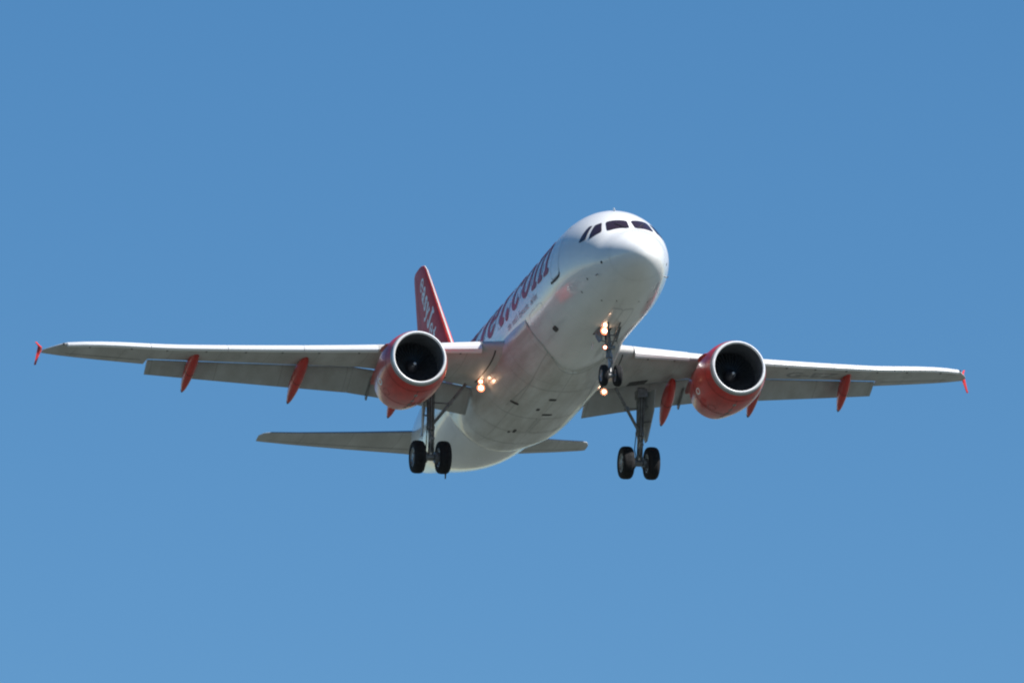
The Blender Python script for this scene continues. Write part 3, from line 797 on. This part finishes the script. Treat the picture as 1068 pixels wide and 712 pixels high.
# ------------------------------------------------------------------ landing gear
def wheel_mesh(name, r, wd, which, m):
    gs = G(); k = wd / 2
    if which == 'tyre':
        pr = [(-k * .86, r * .56), (-k * .98, r * .66), (-k, r * .78), (-k * .92, r * .90), (-k * .74, r * .965), (-k * .45, r * .995)]
        for gx_ in (-.30, -.10, .10, .30): pr += [(k * (gx_ - .03), r), (k * (gx_ - .02), r * .985), (k * (gx_ + .02), r * .985), (k * (gx_ + .03), r)]
        pr += [(k * .45, r * .995), (k * .74, r * .965), (k * .92, r * .90), (k, r * .78), (k * .98, r * .66), (k * .86, r * .56)]
        gs.lathe(pr, (0, 0, 0), (0, 1, 0), 44)
    else:
        gs.lathe([(-k * .80, r * .10), (-k * .86, r * .22), (-k * .55, r * .28), (-k * .62, r * .47), (-k * .88, r * .54), (-k * .86, r * .575), (k * .86, r * .575), (k * .88, r * .54), (k * .62, r * .47), (k * .55, r * .28), (k * .86, r * .22), (k * .80, r * .10)], (0, 0, 0), (0, 1, 0), 32, True, True)
    me = gs.build(name, m, None, sharp=40); return me
ty0 = wheel_mesh('tyre', .585, .42, 'tyre', M['tyre']); rim0 = wheel_mesh('wheel_rim', .585, .42, 'rim', M['rim'])
nt0 = wheel_mesh('tyre', .375, .225, 'tyre', M['tyre']); nr0 = wheel_mesh('wheel_rim', .375, .225, 'rim', M['rim'])
first = {}
def put(o, parent, loc):
    c = o if id(o) not in first else o.copy()
    if id(o) in first: col.objects.link(c)
    first[id(o)] = True
    c.parent = parent; c.location = L(loc); return c

def main_gear(s):
    X, Y, Z = 16.05, s * 3.80, -3.72
    top = np.array((15.40, s * 3.84, -1.12)); axl = np.array((X, Y, Z))
    d = (axl - top); ln = np.linalg.norm(d); d /= ln
    gs = G()
    gs.lathe([(0, .15), (.5, .16), (.9, .145), (1.55, .135), (1.60, .155), (1.70, .155), (1.74, .12)], top, d, 20, True, True)
    gs.box(top + d * .25, (.5, .34, .3))
    gs.tube(top + d * 1.66 + np.array((.02, 0, 0)), top + d * 1.66 + np.array((.26, 0, -.06)), .05)
    leg = gs.build('main_landing_gear', M['gear'], root)
    gs = G(); gs.tube(top + d * 1.70, axl, .085); gs.build('oleo_piston', M['chrome'], leg)
    gs = G(); gs.tube(axl + np.array((0, -.52, 0)), axl + np.array((0, .52, 0)), .075)
    gs.lathe([(-.13, .10), (-.11, .125), (.11, .125), (.13, .10)], axl, (0, 1, 0), 18, True, True)
    gs.lathe([(-.30, .19), (-.14, .20)], axl, (0, 1, 0), 18, True, True); gs.lathe([(.14, .20), (.30, .19)], axl, (0, 1, 0), 18, True, True)
    gs.build('axle', M['gear'], leg)
    # torque links
    k1 = top + d * 1.70 + np.array((-.08, 0, 0)); k2 = top + d * 2.12 + np.array((-.36, 0, 0)); k3 = axl + np.array((-.08, 0, .12))
    gs = G()
    for dy in (-.09, .09):
        gs.tube(k1 + np.array((0, dy, 0)), k2 + np.array((0, dy * .25, 0)), .035, .028, 8); gs.tube(k3 + np.array((0, dy, 0)), k2 + np.array((0, dy * .25, 0)), .035, .028, 8)
    gs.tube(k2 - np.array((0, .06, 0)), k2 + np.array((0, .06, 0)), .045, n=10); gs.build('torque_link', M['gear'], leg)
    # side brace towards the wing root, with its lock stay
    b0 = top + d * 1.62; b1 = np.array((14.75, s * 2.72, -1.36)); mid = b0 * .46 + b1 * .54
    gs = G(); gs.tube(b0, mid, .05, .06); gs.tube(mid, b1, .06, .055); gs.tube(mid + np.array((0, 0, 0)), top + d * .75, .028, .028, 8)
    gs.lathe([(-.09, .075), (.09, .075)], mid, (1, 0, 0), 12, True, True); gs.build('side_brace', M['gear'], leg)
    # hoses and brake lines
    gs = G()
    for off, rr_ in (((-.17, .05, 0), .016), ((-.17, -.04, 0), .013), ((.15, .08, 0), .018)):
        o_ = np.array(off); p = [top + d * t + o_ * (1 + .12 * math.sin(5 * t)) for t in np.linspace(.3, 1.6, 7)] + [axl + o_ * 1.1 + np.array((0, 0, .55)), axl + o_ + np.array((0, s * .05, .15))]
        for a_, b_ in zip(p[:-1], p[1:]): gs.tube(a_, b_, rr_, n=6)
    gs.build('hydraulic_hose', M['hose'], leg)
    # leg door hung on the outboard side
    gs = G(); yo = s * 4.06
    P_ = [(15.62, yo + s * .06, -1.28), (15.60, yo + s * .02, -2.0), (15.72, yo - s * .04, -2.55), (15.90, yo - s * .10, -2.95), (16.15, yo - s * .10, -2.95), (16.42, yo - s * .04, -2.5), (16.55, yo + s * .02, -2.0), (16.58, yo + s * .06, -1.28)]
    rot_y = [(x - .62 * min(1.0, max(0, (z + 3.0) / 1.7)), y + s * .04 + s * .10 - s * .40 * (x - 15.6) / 1.0 * min(1, max(0, (z + 3.0) / 1.2)), z) for x, y, z in P_]
    gs.plate(rot_y, .035); dr = gs.build('gear_door', M['flap'], leg, smooth=False)
    gs = G()
    for t in (.7, 1.25): gs.tube(top + d * t, (top[0] + .1, yo + s * .08, (top + d * t)[2]), .03, n=8)
    gs.build('door_link', M['gear'], leg)
    for dy in (-.465, .465):
        put(ty0, leg, (X, Y + dy, Z)); put(rim0, leg, (X, Y + dy, Z))
    # open bay in the wing, seen as a dark opening
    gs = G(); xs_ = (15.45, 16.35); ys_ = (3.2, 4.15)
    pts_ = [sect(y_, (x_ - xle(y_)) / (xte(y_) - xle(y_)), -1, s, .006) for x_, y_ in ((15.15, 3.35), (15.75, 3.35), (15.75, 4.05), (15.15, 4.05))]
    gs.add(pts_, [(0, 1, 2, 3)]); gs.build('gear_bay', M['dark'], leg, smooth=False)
for s in (1, -1): main_gear(s)

# nose gear
top = np.array((5.42, 0, -1.9)); axl = np.array((5.18, 0, -3.70)); d = axl - top; ln = np.linalg.norm(d); d /= ln
gs = G(); gs.lathe([(0, .10), (.55, .105), (1.0, .095), (1.05, .12), (1.16, .12), (1.18, .08)], top, d, 18, True, True)
gs.box(top + d * .78 + np.array((-.06, 0, 0)), (.18, .42, .10))
ng = gs.build('nose_landing_gear', M['gear'], root)
gs = G(); gs.tube(top + d * 1.16, axl, .055); gs.build('oleo_piston', M['chrome'], ng)
gs = G(); gs.tube(axl - np.array((0, .30, 0)), axl + np.array((0, .30, 0)), .05); gs.lathe([(-.08, .08), (.08, .08)], axl, (0, 1, 0), 14, True, True); gs.build('axle', M['gear'], ng)
k1 = top + d * 1.12 + np.array((-.06, 0, 0)); k2 = top + d * 1.42 + np.array((-.28, 0, 0)); k3 = axl + np.array((-.05, 0, .10)); gs = G()
for dy in (-.06, .06):
    gs.tube(k1 + np.array((0, dy, 0)), k2 + np.array((0, dy * .3, 0)), .026, .02, 8); gs.tube(k3 + np.array((0, dy, 0)), k2 + np.array((0, dy * .3, 0)), .026, .02, 8)
gs.build('torque_link', M['gear'], ng)
gs = G()
for dy in (-.22, .22): gs.tube(top + d * .85 + np.array((0, dy * .3, 0)), (4.35, dy, -1.98), .035, .035, 10)
gs.tube((4.75, -.18, -2.38), (4.75, .18, -2.38), .03, n=8); gs.build('drag_strut', M['gear'], ng)
for dy in (-.245, .245): put(nt0, ng, (5.18, dy, -3.70)); put(nr0, ng, (5.18, dy, -3.70))
for s in (1, -1):
    gs = G(); P_ = [(4.95, s * .38, -2.03), (5.62, s * .38, -2.04), (5.60, s * .36, -2.22), (5.35, s * .32, -2.48), (5.10, s * .26, -2.44)]
    gs.plate(P_, .03); gs.build('gear_door', M['gear'], ng, smooth=False)
    gs = G().tube((5.35, s * .32, -2.40), top + d * .55, .02, n=8); gs.build('door_link', M['gear'], ng)
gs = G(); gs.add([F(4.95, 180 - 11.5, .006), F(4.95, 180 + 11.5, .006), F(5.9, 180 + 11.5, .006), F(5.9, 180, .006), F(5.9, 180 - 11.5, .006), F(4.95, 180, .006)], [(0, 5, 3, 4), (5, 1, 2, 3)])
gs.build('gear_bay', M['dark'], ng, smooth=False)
for c, r_ in (((4.98, .20, -2.16), .10), ((5.02, .20, -2.74), .05)):
    gs = G(); gs.lathe([(.012, r_ * 1.42), (.06, r_ * 1.3), (.14, r_ * .7), (.17, .01)], c, (1, 0, 0), 18, False, True)
    gs.tube(np.array(c) + np.array((.10, 0, 0)), (5.28, 0, c[2] + .02), .025, n=8)
    hs2 = gs.build('landing_light', M['gear'], ng); lamp(ng, c, r_)
